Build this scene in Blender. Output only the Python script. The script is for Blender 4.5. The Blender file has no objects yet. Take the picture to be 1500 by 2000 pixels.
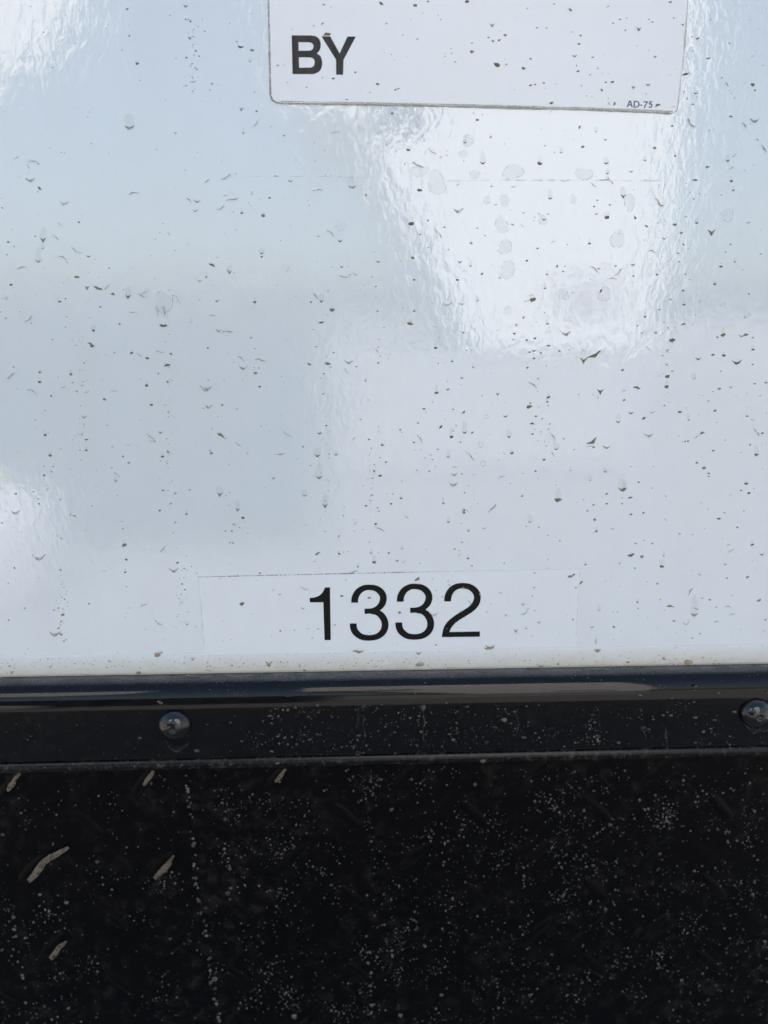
import bpy, math, random
import numpy as np
from mathutils import Vector, geometry
R = math.radians
random.seed(7)
sc = bpy.context.scene
COL = sc.collection

# ------------------------------------------------------------------ camera
FPX = 1387.0
CAM = Vector((0.0, -0.40, 1.0))
_p, _y, _r = R(15.5), R(2.7), R(0.3)
FW = Vector((math.sin(_y)*math.cos(_p), math.cos(_y)*math.cos(_p), -math.sin(_p)))
RT = Vector((math.cos(_y), -math.sin(_y), 0.0))
UP = RT.cross(FW)
RT2 = RT*math.cos(_r) + UP*math.sin(_r)
UP2 = RT2.cross(FW)
cd = bpy.data.cameras.new("camera")
cam = bpy.data.objects.new("camera", cd)
COL.objects.link(cam)
from mathutils import Matrix
mw = Matrix((RT2, UP2, -FW)).transposed().to_4x4()
mw.translation = CAM
cam.matrix_world = mw
cd.sensor_fit = 'VERTICAL'
cd.sensor_height = 36.0
cd.lens = 36.0*FPX/2000.0
cd.clip_start = 0.01
cd.clip_end = 3000
cd.dof.use_dof = True
cd.dof.focus_distance = 0.395
cd.dof.aperture_fstop = 7.0
sc.camera = cam

# ------------------------------------------------------------------ sky, sun, exposure
SUN_EL, SUN_AZ = 52.0, 12.0          # azimuth measured from +Y towards +X
w = bpy.data.worlds.new("World")
sc.world = w
w.use_nodes = True
nt = w.node_tree
sky = nt.nodes.new('ShaderNodeTexSky')
sky.sky_type = 'NISHITA'
sky.sun_disc = False
sky.sun_elevation = R(SUN_EL)
sky.sun_rotation = R(SUN_AZ)
sky.air_density = 1.2
sky.dust_density = 3.2
bg = nt.nodes['Background']
bg.inputs['Strength'].default_value = 0.10
nt.links.new(sky.outputs[0], bg.inputs['Color'])
sl = bpy.data.lights.new("sun", 'SUN')
sl.energy = 4.0
sl.angle = R(0.5)
sl.color = (1.0, 0.965, 0.92)
so = bpy.data.objects.new("sun", sl)
COL.objects.link(so)
sd = Vector((math.sin(R(SUN_AZ))*math.cos(R(SUN_EL)), math.cos(R(SUN_AZ))*math.cos(R(SUN_EL)), math.sin(R(SUN_EL))))
so.rotation_euler = sd.to_track_quat('Z', 'Y').to_euler()
so.location = (0, 6, 8)
sc.view_settings.view_transform = 'Standard'
sc.view_settings.look = 'None'
sc.view_settings.gamma = 1
sc.view_settings.exposure = 1.66
sc.cycles.max_bounces = 8
sc.cycles.caustics_reflective = False
sc.cycles.caustics_refractive = False

# ------------------------------------------------------------------ helpers
def P(px, py, off=0.0):
    """point where the sight line of photo pixel (px, py) meets the plane `off` metres in front of the wall"""
    v = FW + RT2*((px-750)/FPX) - UP2*((py-1000)/FPX)
    t = (-off - CAM.y)/v.y
    return CAM + v*t

def link(o, parent=None, **kw):
    COL.objects.link(o)
    if parent is not None:
        o.parent = parent
        o.matrix_parent_inverse = parent.matrix_world.inverted() if False else Matrix.Translation(-abs_loc(parent))
    for k, v in kw.items():
        o[k] = v
    return o

def abs_loc(o):
    return o['_loc'] if False else LOCS.get(o.name, Vector((0, 0, 0)))
LOCS = {}

def mesh(name, verts, faces, mat, parent=None, smooth=False, origin=None, **kw):
    verts = [Vector(v) for v in verts]
    if origin is None:
        origin = sum(verts, Vector((0, 0, 0)))/max(1, len(verts))
    origin = Vector(origin)
    me = bpy.data.meshes.new(name)
    me.from_pydata([tuple(v-origin) for v in verts], [], faces)
    me.materials.append(mat)
    if smooth:
        me.polygons.foreach_set('use_smooth', [True]*len(me.polygons))
    me.update()
    o = bpy.data.objects.new(name, me)
    o.location = origin
    link(o, parent, **kw)
    LOCS[o.name] = origin
    return o

def empty(name, loc, **kw):
    o = bpy.data.objects.new(name, None)
    o.location = loc
    link(o, None, **kw)
    LOCS[o.name] = Vector(loc)
    return o

def box(x0, x1, y0, y1, z0, z1, b=0.0):
    """box, optionally with chamfered vertical and horizontal edges (chamfer b)"""
    if b <= 0:
        v = [(x, y, z) for x in (x0, x1) for y in (y0, y1) for z in (z0, z1)]
        f = [(0, 1, 3, 2), (4, 6, 7, 5), (0, 4, 5, 1), (2, 3, 7, 6), (0, 2, 6, 4), (1, 5, 7, 3)]
        return v, f
    import bmesh
    bm = bmesh.new()
    bmesh.ops.create_cube(bm, size=1)
    for vv in bm.verts:
        vv.co = Vector(((x0+x1)/2+vv.co.x*(x1-x0), (y0+y1)/2+vv.co.y*(y1-y0), (z0+z1)/2+vv.co.z*(z1-z0)))
    bmesh.ops.bevel(bm, geom=bm.edges[:], offset=b, segments=2, affect='EDGES', profile=0.5)
    v = [tuple(q.co) for q in bm.verts]
    bm.verts.index_update()
    f = [tuple(q.index for q in fc.verts) for fc in bm.faces]
    bm.free()
    return v, f

def merge(parts):
    V, F = [], []
    for v, f in parts:
        n = len(V)
        V += list(v)
        F += [tuple(i+n for i in q) for q in f]
    return V, F

# ------------------------------------------------------------------ materials
def mat(name, base=(0.5, 0.5, 0.5), rough=0.5, ior=1.5, metal=0.0, spec=0.5):
    m = bpy.data.materials.new(name)
    m.use_nodes = True
    b = m.node_tree.nodes['Principled BSDF']
    b.inputs['Base Color'].default_value = (*base, 1)
    b.inputs['Roughness'].default_value = rough
    b.inputs['IOR'].default_value = ior
    b.inputs['Metallic'].default_value = metal
    return m, m.node_tree, b

def N(nt, t, **kw):
    n = nt.nodes.new(t)
    for k, v in kw.items():
        if k in n.inputs.keys():
            n.inputs[k].default_value = v
        else:
            setattr(n, k, v)
    return n

def coords(nt, scale=(1, 1, 1), loc=(0, 0, 0), rot=(0, 0, 0)):
    g = nt.nodes.new('ShaderNodeNewGeometry')
    mp = nt.nodes.new('ShaderNodeMapping')
    mp.inputs['Scale'].default_value = scale
    mp.inputs['Location'].default_value = loc
    mp.inputs['Rotation'].default_value = rot
    nt.links.new(g.outputs['Position'], mp.inputs['Vector'])
    return mp.outputs[0]

def noise(nt, vec, scale, detail=2.0, rough=0.5, dist=0.0):
    n = nt.nodes.new('ShaderNodeTexNoise')
    n.inputs['Scale'].default_value = scale
    n.inputs['Detail'].default_value = detail
    n.inputs['Roughness'].default_value = rough
    n.inputs['Distortion'].default_value = dist
    nt.links.new(vec, n.inputs['Vector'])
    return n.outputs['Fac']

def ramp(nt, fac, stops):
    r = nt.nodes.new('ShaderNodeValToRGB')
    e = r.color_ramp.elements
    while len(e) < len(stops):
        e.new(0.5)
    for i, (p, c) in enumerate(stops):
        e[i].position = p
        if not hasattr(c, '__len__'):
            c = (c, c, c)
        e[i].color = (*c, 1)
    nt.links.new(fac, r.inputs[0])
    return r.outputs[0]

def mixc(nt, fac, a, b, mode='MIX'):
    n = nt.nodes.new('ShaderNodeMix')
    n.data_type = 'RGBA'
    n.blend_type = mode
    for s, v in ((0, fac), (6, a), (7, b)):
        if hasattr(v, 'is_output') or isinstance(v, bpy.types.NodeSocket):
            nt.links.new(v, n.inputs[s])
        elif s == 0:
            n.inputs[0].default_value = v
        else:
            n.inputs[s].default_value = (*v, 1)
    return n.outputs[2]

def math_(nt, op, a, b=None):
    n = nt.nodes.new('ShaderNodeMath')
    n.operation = op
    for i, v in ((0, a), (1, b)):
        if v is None:
            continue
        if isinstance(v, bpy.types.NodeSocket):
            nt.links.new(v, n.inputs[i])
        else:
            n.inputs[i].default_value = v
    return n.outputs[0]

def bump(nt, bsdf, h, dist, prev=None):
    b = nt.nodes.new('ShaderNodeBump')
    b.inputs['Strength'].default_value = 1.0
    b.inputs['Distance'].default_value = dist
    nt.links.new(h, b.inputs['Height'])
    if prev is not None:
        nt.links.new(prev, b.inputs['Normal'])
    nt.links.new(b.outputs[0], bsdf.inputs['Normal'])
    return b.outputs[0]

# glossy white paint with orange peel, thin grime
M_paint, nt, b = mat('white_gelcoat_paint', (0.78, 0.80, 0.82), 0.01, 1.85)
v = coords(nt, (1, 1, 0.62))
h1 = noise(nt, v, 225, 2.8, 0.55, 0.9)
h2 = noise(nt, coords(nt, (1, 1, 0.8)), 70, 1.0)
n1 = bump(nt, b, h2, 0.00009)
bump(nt, b, h1, 0.000112, n1)
g1 = noise(nt, coords(nt, (1, 1, 0.35)), 26, 6, 0.65)
g2 = noise(nt, coords(nt), 420, 3, 0.7, 1.5)
gr = ramp(nt, g1, [(0.35, 0.0), (0.75, 0.16)])
c1 = mixc(nt, gr, (0.625, 0.665, 0.69), (0.53, 0.52, 0.49))
gs = ramp(nt, g2, [(0.62, 0.0), (0.72, 0.22)])
c2 = mixc(nt, gs, c1, (0.50, 0.46, 0.40))
nt.links.new(c2, b.inputs['Base Color'])

# vinyl of the upper sticker: smooth, only slightly glossy
M_vinyl, nt, b = mat('white_matt_vinyl', (0.82, 0.82, 0.83), 0.30, 1.45)
g1 = noise(nt, coords(nt, (1, 1, 0.5)), 60, 5, 0.6)
c1 = mixc(nt, ramp(nt, g1, [(0.4, 0.0), (0.8, 0.2)]), (0.72, 0.735, 0.755), (0.62, 0.61, 0.59))
nt.links.new(c1, b.inputs['Base Color'])

M_film, nt, b = mat('white_gloss_film', (0.84, 0.85, 0.86), 0.07, 1.8)
g1 = noise(nt, coords(nt, (1, 1, 0.5)), 80, 5, 0.6)
c1 = mixc(nt, ramp(nt, g1, [(0.45, 0.0), (0.8, 0.16)]), (0.645, 0.68, 0.705), (0.58, 0.57, 0.54))
nt.links.new(c1, b.inputs['Base Color'])

M_ink, nt, b = mat('faded_black_ink', (0.05, 0.045, 0.045), 0.5, 1.3)
g1 = noise(nt, coords(nt, (1, 1, 0.45)), 260, 5, 0.7)
nt.links.new(ramp(nt, g1, [(0.3, (0.018, 0.018, 0.019)), (0.7, (0.055, 0.048, 0.046))]), b.inputs['Base Color'])
M_black, nt, b = mat('black_vinyl_digits', (0.004, 0.0045, 0.005), 0.3, 1.25)
M_smallink, _, _ = mat('blue_grey_print', (0.10, 0.11, 0.18), 0.5)

# white trim strip, dirty towards its lower edge (real grime gathers there)
M_trim, nt, b = mat('dirty_white_trim', (0.7, 0.68, 0.6), 0.28, 1.5)
g1 = noise(nt, coords(nt, (1, 1, 2.0)), 45, 6, 0.7, 0.6)
g2 = noise(nt, coords(nt), 380, 3, 0.75)
sz = nt.nodes.new('ShaderNodeSeparateXYZ')
nt.links.new(nt.nodes.new('ShaderNodeNewGeometry').outputs['Position'], sz.inputs[0])
mr = nt.nodes.new('ShaderNodeMapRange')
mr.inputs['From Min'].default_value = P(750, 1272).z; mr.inputs['From Max'].default_value = P(750, 1310).z
nt.links.new(sz.outputs['Z'], mr.inputs['Value'])
c0 = mixc(nt, mr.outputs[0], (0.66, 0.68, 0.69), (0.56, 0.545, 0.50))
c1 = mixc(nt, math_(nt, 'MULTIPLY', mr.outputs[0], ramp(nt, g1, [(0.38, 0.1), (0.75, 1.0)])), c0, (0.50, 0.45, 0.36))
c2 = mixc(nt, ramp(nt, g2, [(0.60, 0.0), (0.72, 0.55)]), c1, (0.36, 0.29, 0.20))
nt.links.new(c2, b.inputs['Base Color'])

# black glossy rail with dust
def black_dusty(name, rough, dust, scale, ior=1.5, base=(0.0015, 0.0015, 0.002)):
    m, nt, b = mat(name, base, rough, ior)
    g1 = noise(nt, coords(nt, (1, 1, 0.5)), scale, 6, 0.75)
    g2 = noise(nt, coords(nt), scale*9, 3, 0.7)
    f = math_(nt, 'MULTIPLY', ramp(nt, g1, [(0.42, 0.15), (0.72, 1.0)]), ramp(nt, g2, [(0.50, 0.0), (0.72, 1.0)]))
    c = mixc(nt, math_(nt, 'MULTIPLY', f, dust), base, (0.26, 0.24, 0.21))
    nt.links.new(c, b.inputs['Base Color'])
    r = math_(nt, 'ADD', math_(nt, 'MULTIPLY', g1, 0.10), rough-0.03)
    nt.links.new(r, b.inputs['Roughness'])
    bump(nt, b, g2, 0.00001)
    return m
M_rail = black_dusty('glossy_black_rail', 0.035, 0.05, 22, 1.38)
M_lip = black_dusty('dusty_black_lip', 0.25, 0.32, 40, 1.35)
M_tread = black_dusty('black_tread_plate', 0.36, 0.09, 14, 1.17)
M_lug = black_dusty('black_lug_gloss', 0.38, 0.05, 20, 1.17)

M_rivet, nt, b = mat('black_rivet_gloss', (0.004, 0.004, 0.005), 0.05, 1.55)
bump(nt, b, noise(nt, coords(nt), 300, 3), 0.00008)

def mudmat(name, dark, light, rough=0.75, alpha=1.0, scale=420):
    m, nt, b = mat(name, dark, rough, 1.4)
    g = noise(nt, coords(nt), scale, 4, 0.7)
    nt.links.new(ramp(nt, g, [(0.35, dark), (0.68, light)]), b.inputs['Base Color'])
    if alpha < 1:
        g2 = noise(nt, coords(nt), scale*1.3, 3, 0.7)
        nt.links.new(ramp(nt, g2, [(0.35, max(0.0, alpha-0.3)), (0.65, min(1.0, alpha+0.3))]), b.inputs['Alpha'])
    bump(nt, b, g, 0.0001)
    return m
M_mud = mudmat('dried_brown_mud', (0.085, 0.066, 0.045), (0.27, 0.215, 0.15))
M_mid = mudmat('grey_brown_mud', (0.12, 0.10, 0.075), (0.30, 0.255, 0.19), alpha=0.85)
M_tan = mudmat('tan_mud', (0.25, 0.19, 0.115), (0.45, 0.36, 0.24), alpha=0.85)
M_faint = mudmat('thin_mud_trace', (0.22, 0.19, 0.15), (0.42, 0.38, 0.31), alpha=0.42)
M_water, nt, b = mat('dried_water_mark', (0.60, 0.61, 0.63), 0.5)
b.inputs['Alpha'].default_value = 0.085
M_resid, nt, b = mat('old_glue_line', (0.50, 0.47, 0.43), 0.6)
nt.links.new(ramp(nt, noise(nt, coords(nt), 130, 4, 0.7), [(0.42, 0.0), (0.66, 0.38)]), b.inputs['Alpha'])
M_ring = mudmat('water_mark_rim', (0.46, 0.44, 0.41), (0.60, 0.58, 0.55), 0.6, alpha=0.10, scale=120)
M_halo, nt, b = mat('dried_drop_film', (0.42, 0.37, 0.29), 0.6)
b.inputs['Alpha'].default_value = 0.07
M_drop = mudmat('grey_splash_crust', (0.012, 0.011, 0.010), (0.15, 0.132, 0.108), 0.45, scale=55)
M_glint_crust = mudmat('tan_lug_glint_and_crust', (0.10, 0.077, 0.052), (0.17, 0.135, 0.095), 0.6, alpha=0.88, scale=130)  # colours the painted lug reflections and the crust on the lip

# ------------------------------------------------------------------ the ground
M_ground, nt, b = mat('pale_tan_gravel', (0.35, 0.30, 0.24), 0.95)
g1 = noise(nt, coords(nt), 0.8, 8, 0.7)
g2 = noise(nt, coords(nt), 60, 4, 0.7)
c1 = mixc(nt, ramp(nt, g1, [(0.35, 0.0), (0.7, 1.0)]), (0.40, 0.395, 0.38), (0.34, 0.335, 0.32))
c2 = mixc(nt, ramp(nt, g2, [(0.3, 0.75), (0.7, 0.0)]), c1, (0.20, 0.17, 0.13))
nt.links.new(c2, b.inputs['Base Color'])
bump(nt, b, g2, 0.02)
gv, gf = [], []
n = 24
for i in range(n+1):
    for j in range(n+1):
        sx = (i/n*2-1); sy = (j/n*2-1)
        x = math.copysign(abs(sx)**3*900, sx); y = math.copysign(abs(sy)**3*900, sy)
        gv.append((x, y, 0))
for i in range(n):
    for j in range(n):
        a = i*(n+1)+j
        gf.append((a, a+n+1, a+n+2, a+1))
mesh('ground', gv, gf, M_ground, None, origin=(0, 0, 0), kind='structure')

# ------------------------------------------------------------------ the trailer
X0, X1 = -0.85, 1.45
ZTOP = 2.0
Z_SEAM = P(750, 1270).z
Z_RAILTOP = P(750, 1308).z
trailer = empty('trailer', (0.3, 0.0, 0.0), category='trailer',
                label='white glossy trailer wall spattered with dried mud above black riveted rail and tread plate')

# wall: a slab whose front skin ends at the trim strip
v_, f_ = box(X0, X1, 0.0, 0.02, Z_SEAM, ZTOP)
mesh('wall_panel', v_, f_, M_paint, trailer)
# trim strip: flange that lies 0.5 mm proud under the panel and rolls over behind the rail
prof = [(0.010, Z_SEAM-0.00005), (-0.0001, Z_SEAM-0.00005), (-0.0003, Z_SEAM-0.0004), (-0.0004, Z_RAILTOP+0.004),
        (-0.0002, Z_RAILTOP+0.001), (0.0008, Z_RAILTOP-0.001), (0.010, Z_RAILTOP-0.002)]
def extrude_profile(prof, x0, x1, steps=1, close=True):
    V, F = [], []
    m_ = len(prof)
    for s in range(steps+1):
        x = x0+(x1-x0)*s/steps
        for (y, z) in prof:
            V.append((x, y, z))
    for s in range(steps):
        for k in range(m_ if close else m_-1):
            a = s*m_+k; c = s*m_+(k+1) % m_
            F.append((a, c, c+m_, a+m_))
    if close:
        F.append(tuple(range(m_))); F.append(tuple(reversed(range(steps*m_, steps*m_+m_))))
    return V, F
v_, f_ = extrude_profile(prof, X0, X1)
mesh('trim_strip', v_, f_, M_trim, trailer)

# the rail: convex shoulder, flat face, undercut, beaded lip
OFF = 0.011
z_sh = P(750, 1378, OFF).z
z_fb = P(750, 1474, OFF).z
prof = []
zt = Z_RAILTOP-0.0012
for k in range(15):
    a = R(90*k/14)
    prof.append((0.001-(OFF+0.001)*math.sin(a), z_sh+(zt-z_sh)*math.cos(a)))
prof += [(-OFF, z_fb+0.0015), (-OFF+0.0005, z_fb+0.0004), (-OFF+0.0018, z_fb)]
prof += [(-0.003, z_fb+0.0005)]
zl0 = P(750, 1473, 0.006).z
zl1 = P(750, 1494, 0.004).z
for k in range(9):
    a = R(180*k/8)
    prof.append((-0.003-0.0036*math.sin(a), (zl0+zl1)/2+(zl0-zl1)/2*math.cos(a)))
prof += [(0.012, zl1), (0.012, zt)]
v_, f_ = extrude_profile(prof, X0-0.01, X1+0.01)
rail = mesh('rub_rail', v_, f_, M_rail, trailer, smooth=True)
rail.data.materials.append(M_lip)
for p_ in rail.data.polygons:
    if len(p_.vertices) > 4:
        p_.use_smooth = False
    elif p_.center.z + rail.location.z < zl0+0.0005 and p_.center.y + rail.location.y > -0.0072:
        p_.material_index = 1
# keep the flat face crisp
rail.data.set_sharp_from_angle(angle=R(32))

M_dustline, nt, b = mat('settled_grey_dust', (0.15, 0.14, 0.125), 0.8)
gd = noise(nt, coords(nt, (0.4, 1, 1)), 150, 5, 0.7)
sx = nt.nodes.new('ShaderNodeSeparateXYZ')
g_ = nt.nodes.new('ShaderNodeNewGeometry')
nt.links.new(g_.outputs['Normal'], sx.inputs[0])
up_ = ramp(nt, sx.outputs['Z'], [(0.72, 0.0), (0.99, 1.0)])      # dust settles where the ledge faces up
nt.links.new(math_(nt, 'MULTIPLY', up_, ramp(nt, gd, [(0.25, 0.45), (0.6, 1.0)])), b.inputs['Alpha'])
prof = []
for k in range(9):
    a = R(6.4*k+3)
    prof.append((0.001-(OFF+0.001+0.00012)*math.sin(a), z_sh+(zt+0.00012-z_sh)*math.cos(a)))
v_, f_ = extrude_profile(prof, X0, X1, close=False)
dl = mesh('settled_dust', v_, f_, M_dustline, rail, smooth=True)

def dome(r, h, seg=28, rings=7, flange=0.0):
    V, F = [], []
    prof_ = []
    for k in range(rings+1):
        a = R(90*k/rings)
        prof_.append((r*math.cos(a), h*math.sin(a)))
    if flange:
        prof_ = [(r+flange, 0.0), (r+flange*0.9, 0.0007), (r+flange*0.2, 0.0009)]+prof_[0:]
    for (rr, hh) in prof_[:-1]:
        for s in range(seg):
            t = 2*math.pi*s/seg
            V.append((rr*math.cos(t), -hh, rr*math.sin(t)))
    V.append((0, -prof_[-1][1], 0))
    m_ = len(prof_)-1
    for k in range(m_-1):
        for s in range(seg):
            a = k*seg+s; c = k*seg+(s+1) % seg
            F.append((a, c, c+seg, a+seg))
    for s in range(seg):
        F.append(((m_-1)*seg+s, (m_-1)*seg+(s+1) % seg, m_*seg))
    return V, F
def screw_head(r, h, seg=36):
    """round head with a small driven-in recess in its crown"""
    pr = [(r*math.cos(R(a)), h*math.sin(R(a))) for a in (0, 10, 20, 30, 40, 50, 60, 68, 74)]
    top = pr[-1]
    pr += [(r*0.20, top[1]+0.0001), (r*0.17, top[1]-0.0006), (r*0.12, top[1]-0.0011), (r*0.03, top[1]-0.0012)]
    V, F = [], []
    for i, (rr, hh) in enumerate(pr):
        for s in range(seg):
            t = 2*math.pi*s/seg
            q = rr
            if i >= 9:                       # six-lobed recess
                q = rr*(1+0.22*math.cos(6*t))
            V.append((q*math.cos(t), -hh, q*math.sin(t)))
    V.append((0, -pr[-1][1], 0))
    for k in range(len(pr)-1):
        for s in range(seg):
            a = k*seg+s; c = k*seg+(s+1) % seg
            F.append((a, c, c+seg, a+seg))
    n0 = (len(pr)-1)*seg
    for s in range(seg):
        F.append((n0+s, n0+(s+1) % seg, len(V)-1))
    return V, F
rv, rf = screw_head(0.0100, 0.0068)
pitch = (P(1474, 1392, OFF).x - P(342, 1415, OFF).x)
rz = P(342, 1415, OFF).z
rx = P(342, 1412, OFF).x
first = None
for k in range(-2, 5):
    x = rx+k*pitch
    if x < X0+0.02 or x > X1-0.02:
        continue
    if first is None:
        first = mesh('rivet', [(x+a, -OFF+b_, rz+c) for a, b_, c in rv], rf, M_rivet, rail, smooth=True, origin=(x, -OFF, rz))
    else:
        o = first.copy()
        o.location = (x, -OFF, rz)
        COL.objects.link(o)

# tread plate below
Z_PT = zl1+0.004
v_, f_ = box(X0+0.02, X1-0.02, 0.003, 0.006, 0.36, Z_PT)
plate = mesh('tread_plate', v_, f_, M_tread, trailer)
# body behind
v_, f_ = box(X0+0.002, X1-0.002, 0.021, 3.2, 0.40, ZTOP-0.003)
mesh('body_shell', v_, f_, M_film, trailer)

def lug_mesh(L, W, H, n_=10):
    """a raised lens-shaped lug along +X, bulging to -Y, one lug of a diamond plate"""
    V, F = [], []
    K = 7
    for i in range(n_+1):
        t = i/n_*2-1
        wdt = W*max(0.0, (1-abs(t)**2.6))**0.62+0.0002
        hh = H*max(0.0, 1-abs(t)**3)**0.6
        for k in range(K):
            a = k/(K-1)*2-1
            V.append((t*L, -hh*math.cos(a*math.pi/2)**0.8 if abs(a) < 1 else 0.0, a*wdt))
    for i in range(n_):
        for k in range(K-1):
            a = i*K+k
            F.append((a, a+1, a+K+1, a+K))
    return V, F
lv, lf = lug_mesh(0.0150, 0.0038, 0.0009)
lug_me = bpy.data.meshes.new('lug')
lug_me.from_pydata(lv, [], lf)
lug_me.materials.append(M_lug)
lug_me.polygons.foreach_set('use_smooth', [True]*len(lug_me.polygons))
lug_me.update()
A = P(25, 1527, -0.003); B = P(290, 1517, -0.003); C_ = P(325, 1690, -0.003); D_ = P(355, 1850, -0.003)
au = (P(545, 1510, -0.003).x - A.x)/2
av = (A.z - P(115, 1850, -0.003).z)/2
nl = 0
for i in range(-2, 9):
    for j in range(-1, 8):
        for s in (0, 1):
            x = A.x + (i+0.5*s)*au + (j+0.5*s)*0.0042
            z = A.z - (j+0.5*s)*av
            if z > Z_PT-0.012 or z < 0.38 or x < -0.36 or x > 0.42:
                continue
            o = bpy.data.objects.new('lug', lug_me)
            o.location = (x, 0.003, z)
            o.rotation_euler = (0, R(-48 if s == 0 else 48)+R(random.uniform(-2, 2)), 0)
            link(o, plate)
            nl += 1

# tan gloss reflections on some lugs, painted as raised coloured ribbons
def streak_px(pts, wd, off, hgt=0.0002):
    """ribbon along photo points with half widths wd, domed"""
    V, F = [], []
    m_ = len(pts)
    for i, (x, y) in enumerate(pts):
        x0, y0 = pts[max(0, i-1)]; x1, y1 = pts[min(m_-1, i+1)]
        dx, dy = x1-x0, y1-y0
        l = math.hypot(dx, dy) or 1
        nx, ny = -dy/l, dx/l
        for k, (a, hh) in enumerate(((-1, 0.0), (-0.5, 0.8), (0.5, 0.8), (1, 0.0))):
            V.append(P(x+nx*a*wd[i], y+ny*a*wd[i], off+hgt*hh))
    for i in range(m_-1):
        for k in range(3):
            a = i*4+k
            F.append((a, a+1, a+5, a+4))
    return V, F
lug_glints = [([(14, 1545), (22, 1534), (32, 1518), (44, 1505)], [3, 7, 5, 3]),
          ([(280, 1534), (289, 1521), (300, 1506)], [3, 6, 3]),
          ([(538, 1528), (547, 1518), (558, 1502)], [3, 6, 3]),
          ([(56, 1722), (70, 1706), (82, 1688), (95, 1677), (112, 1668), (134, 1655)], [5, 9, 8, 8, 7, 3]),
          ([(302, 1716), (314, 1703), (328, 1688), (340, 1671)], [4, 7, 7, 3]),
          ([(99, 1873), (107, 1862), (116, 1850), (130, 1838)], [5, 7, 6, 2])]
for pts, wd in lug_glints:
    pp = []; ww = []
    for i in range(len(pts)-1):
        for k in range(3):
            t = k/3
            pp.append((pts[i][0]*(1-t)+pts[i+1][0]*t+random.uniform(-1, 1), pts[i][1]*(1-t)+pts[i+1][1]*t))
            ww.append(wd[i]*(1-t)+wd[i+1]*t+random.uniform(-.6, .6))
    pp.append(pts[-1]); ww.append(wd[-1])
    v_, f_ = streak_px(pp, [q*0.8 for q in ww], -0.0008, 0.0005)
    mesh('lug_glint', v_, f_, M_glint_crust, plate, smooth=True)

# ------------------------------------------------------------------ stickers
def sheet(outline_px, off, thick, name, m_, parent=None, **kw):
    """thin sheet with real thickness from a photo outline; front face at off+thick"""
    n_ = len(outline_px)
    V = [P(x, y, off) for x, y in outline_px]
    V = [Vector((q.x, -off-thick, q.z)) for q in V] + [Vector((q.x, -off, q.z)) for q in V]
    tri = geometry.tessellate_polygon([V[:n_]])
    F = [tuple(t) for t in tri]
    for i in range(n_):
        j = (i+1) % n_
        F.append((i, j, j+n_, i+n_))
    return mesh(name, V, F, m_, parent, **kw)

def shape(loops_px, off, thick, name, m_, parent, **kw):
    """flat glyph with holes"""
    Ls = [[P(x, y, off) for x, y in l] for l in loops_px]
    flat = [q for l in Ls for q in l]
    tri = geometry.tessellate_polygon(Ls)
    n_ = len(flat)
    V = [Vector((q.x, -off-thick, q.z)) for q in flat] + [Vector((q.x, -off, q.z)) for q in flat]
    F = [tuple(t) for t in tri]
    k0 = 0
    for l in loops_px:
        m2 = len(l)
        for i in range(m2):
            a = k0+i; c = k0+(i+1) % m2
            F.append((a, c, c+n_, a+n_))
        k0 += m2
    return mesh(name, V, F, m_, parent, **kw)

def cr(pts, sub=6):
    """Catmull-Rom through tuples"""
    out = []
    n_ = len(pts)
    for i in range(n_-1):
        p0 = pts[max(0, i-1)]; p1 = pts[i]; p2 = pts[i+1]; p3 = pts[min(n_-1, i+2)]
        for k in range(sub):
            t = k/sub
            out.append(tuple(0.5*((2*b_)+(-a+c)*t+(2*a-5*b_+4*c-d)*t*t+(-a+3*b_-3*c+d)*t**3) for a, b_, c, d in zip(p0, p1, p2, p3)))
    out.append(pts[-1])
    return out

def stroke_outline(pts, sub=6, flat_ends=None):
    q = cr(pts, sub)
    L, Rr = [], []
    n_ = len(q)
    for i in range(n_):
        x0, y0 = q[max(0, i-1)][:2]; x1, y1 = q[min(n_-1, i+1)][:2]
        dx, dy = x1-x0, y1-y0
        if flat_ends and i == 0:
            dx, dy = flat_ends[0]
        if flat_ends and i == n_-1:
            dx, dy = flat_ends[1]
        l = math.hypot(dx, dy) or 1
        nx, ny = -dy/l, dx/l
        hw = q[i][2]/2
        L.append((q[i][0]+nx*hw, q[i][1]+ny*hw)); Rr.append((q[i][0]-nx*hw, q[i][1]-ny*hw))
    return L, Rr

def strokes_mesh(strokes, tf, off, thick, name, m_, parent):
    """ribbons (one per stroke) joined into one glyph; each stroke 1/40 mm above the last to avoid coplanar faces"""
    V, F = [], []
    for s, (pts, ends) in enumerate(strokes):
        L, Rr = stroke_outline(pts, 6, ends)
        o_ = off+thick+s*0.00002
        n0 = len(V)
        for a, c in zip(L, Rr):
            for q in (a, c):
                w_ = P(*tf(*q), off)
                V.append(Vector((w_.x, -o_, w_.z)))
        for a, c in zip(L, Rr):
            for q in (a, c):
                w_ = P(*tf(*q), off)
                V.append(Vector((w_.x, -off, w_.z)))
        m2 = len(L)
        for i in range(m2-1):
            F.append((n0+2*i, n0+2*i+1, n0+2*i+3, n0+2*i+2))
            F.append((n0+2*i, n0+2*i+2, n0+2*m2+2*i+2, n0+2*m2+2*i))
            F.append((n0+2*i+1, n0+2*m2+2*i+1, n0+2*m2+2*i+3, n0+2*i+3))
        for i in (0, m2-1):
            F.append((n0+2*i, n0+2*i+1, n0+2*m2+2*i+1, n0+2*m2+2*i))
    return mesh(name, V, F, m_, parent)

st = empty('sticker', P(925, 100), category='sticker',
           label='white matt sticker with grey grime along its edges, reading BY and AD-75')
o1 = [(519, -160), (1352, -160), (1342, 10), (1334, 110), (1322, 216), (1317, 221.5), (1200, 216), (900, 207), (700, 203), (548, 201), (538, 199), (531, 194), (528, 186), (524, 0)]
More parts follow.
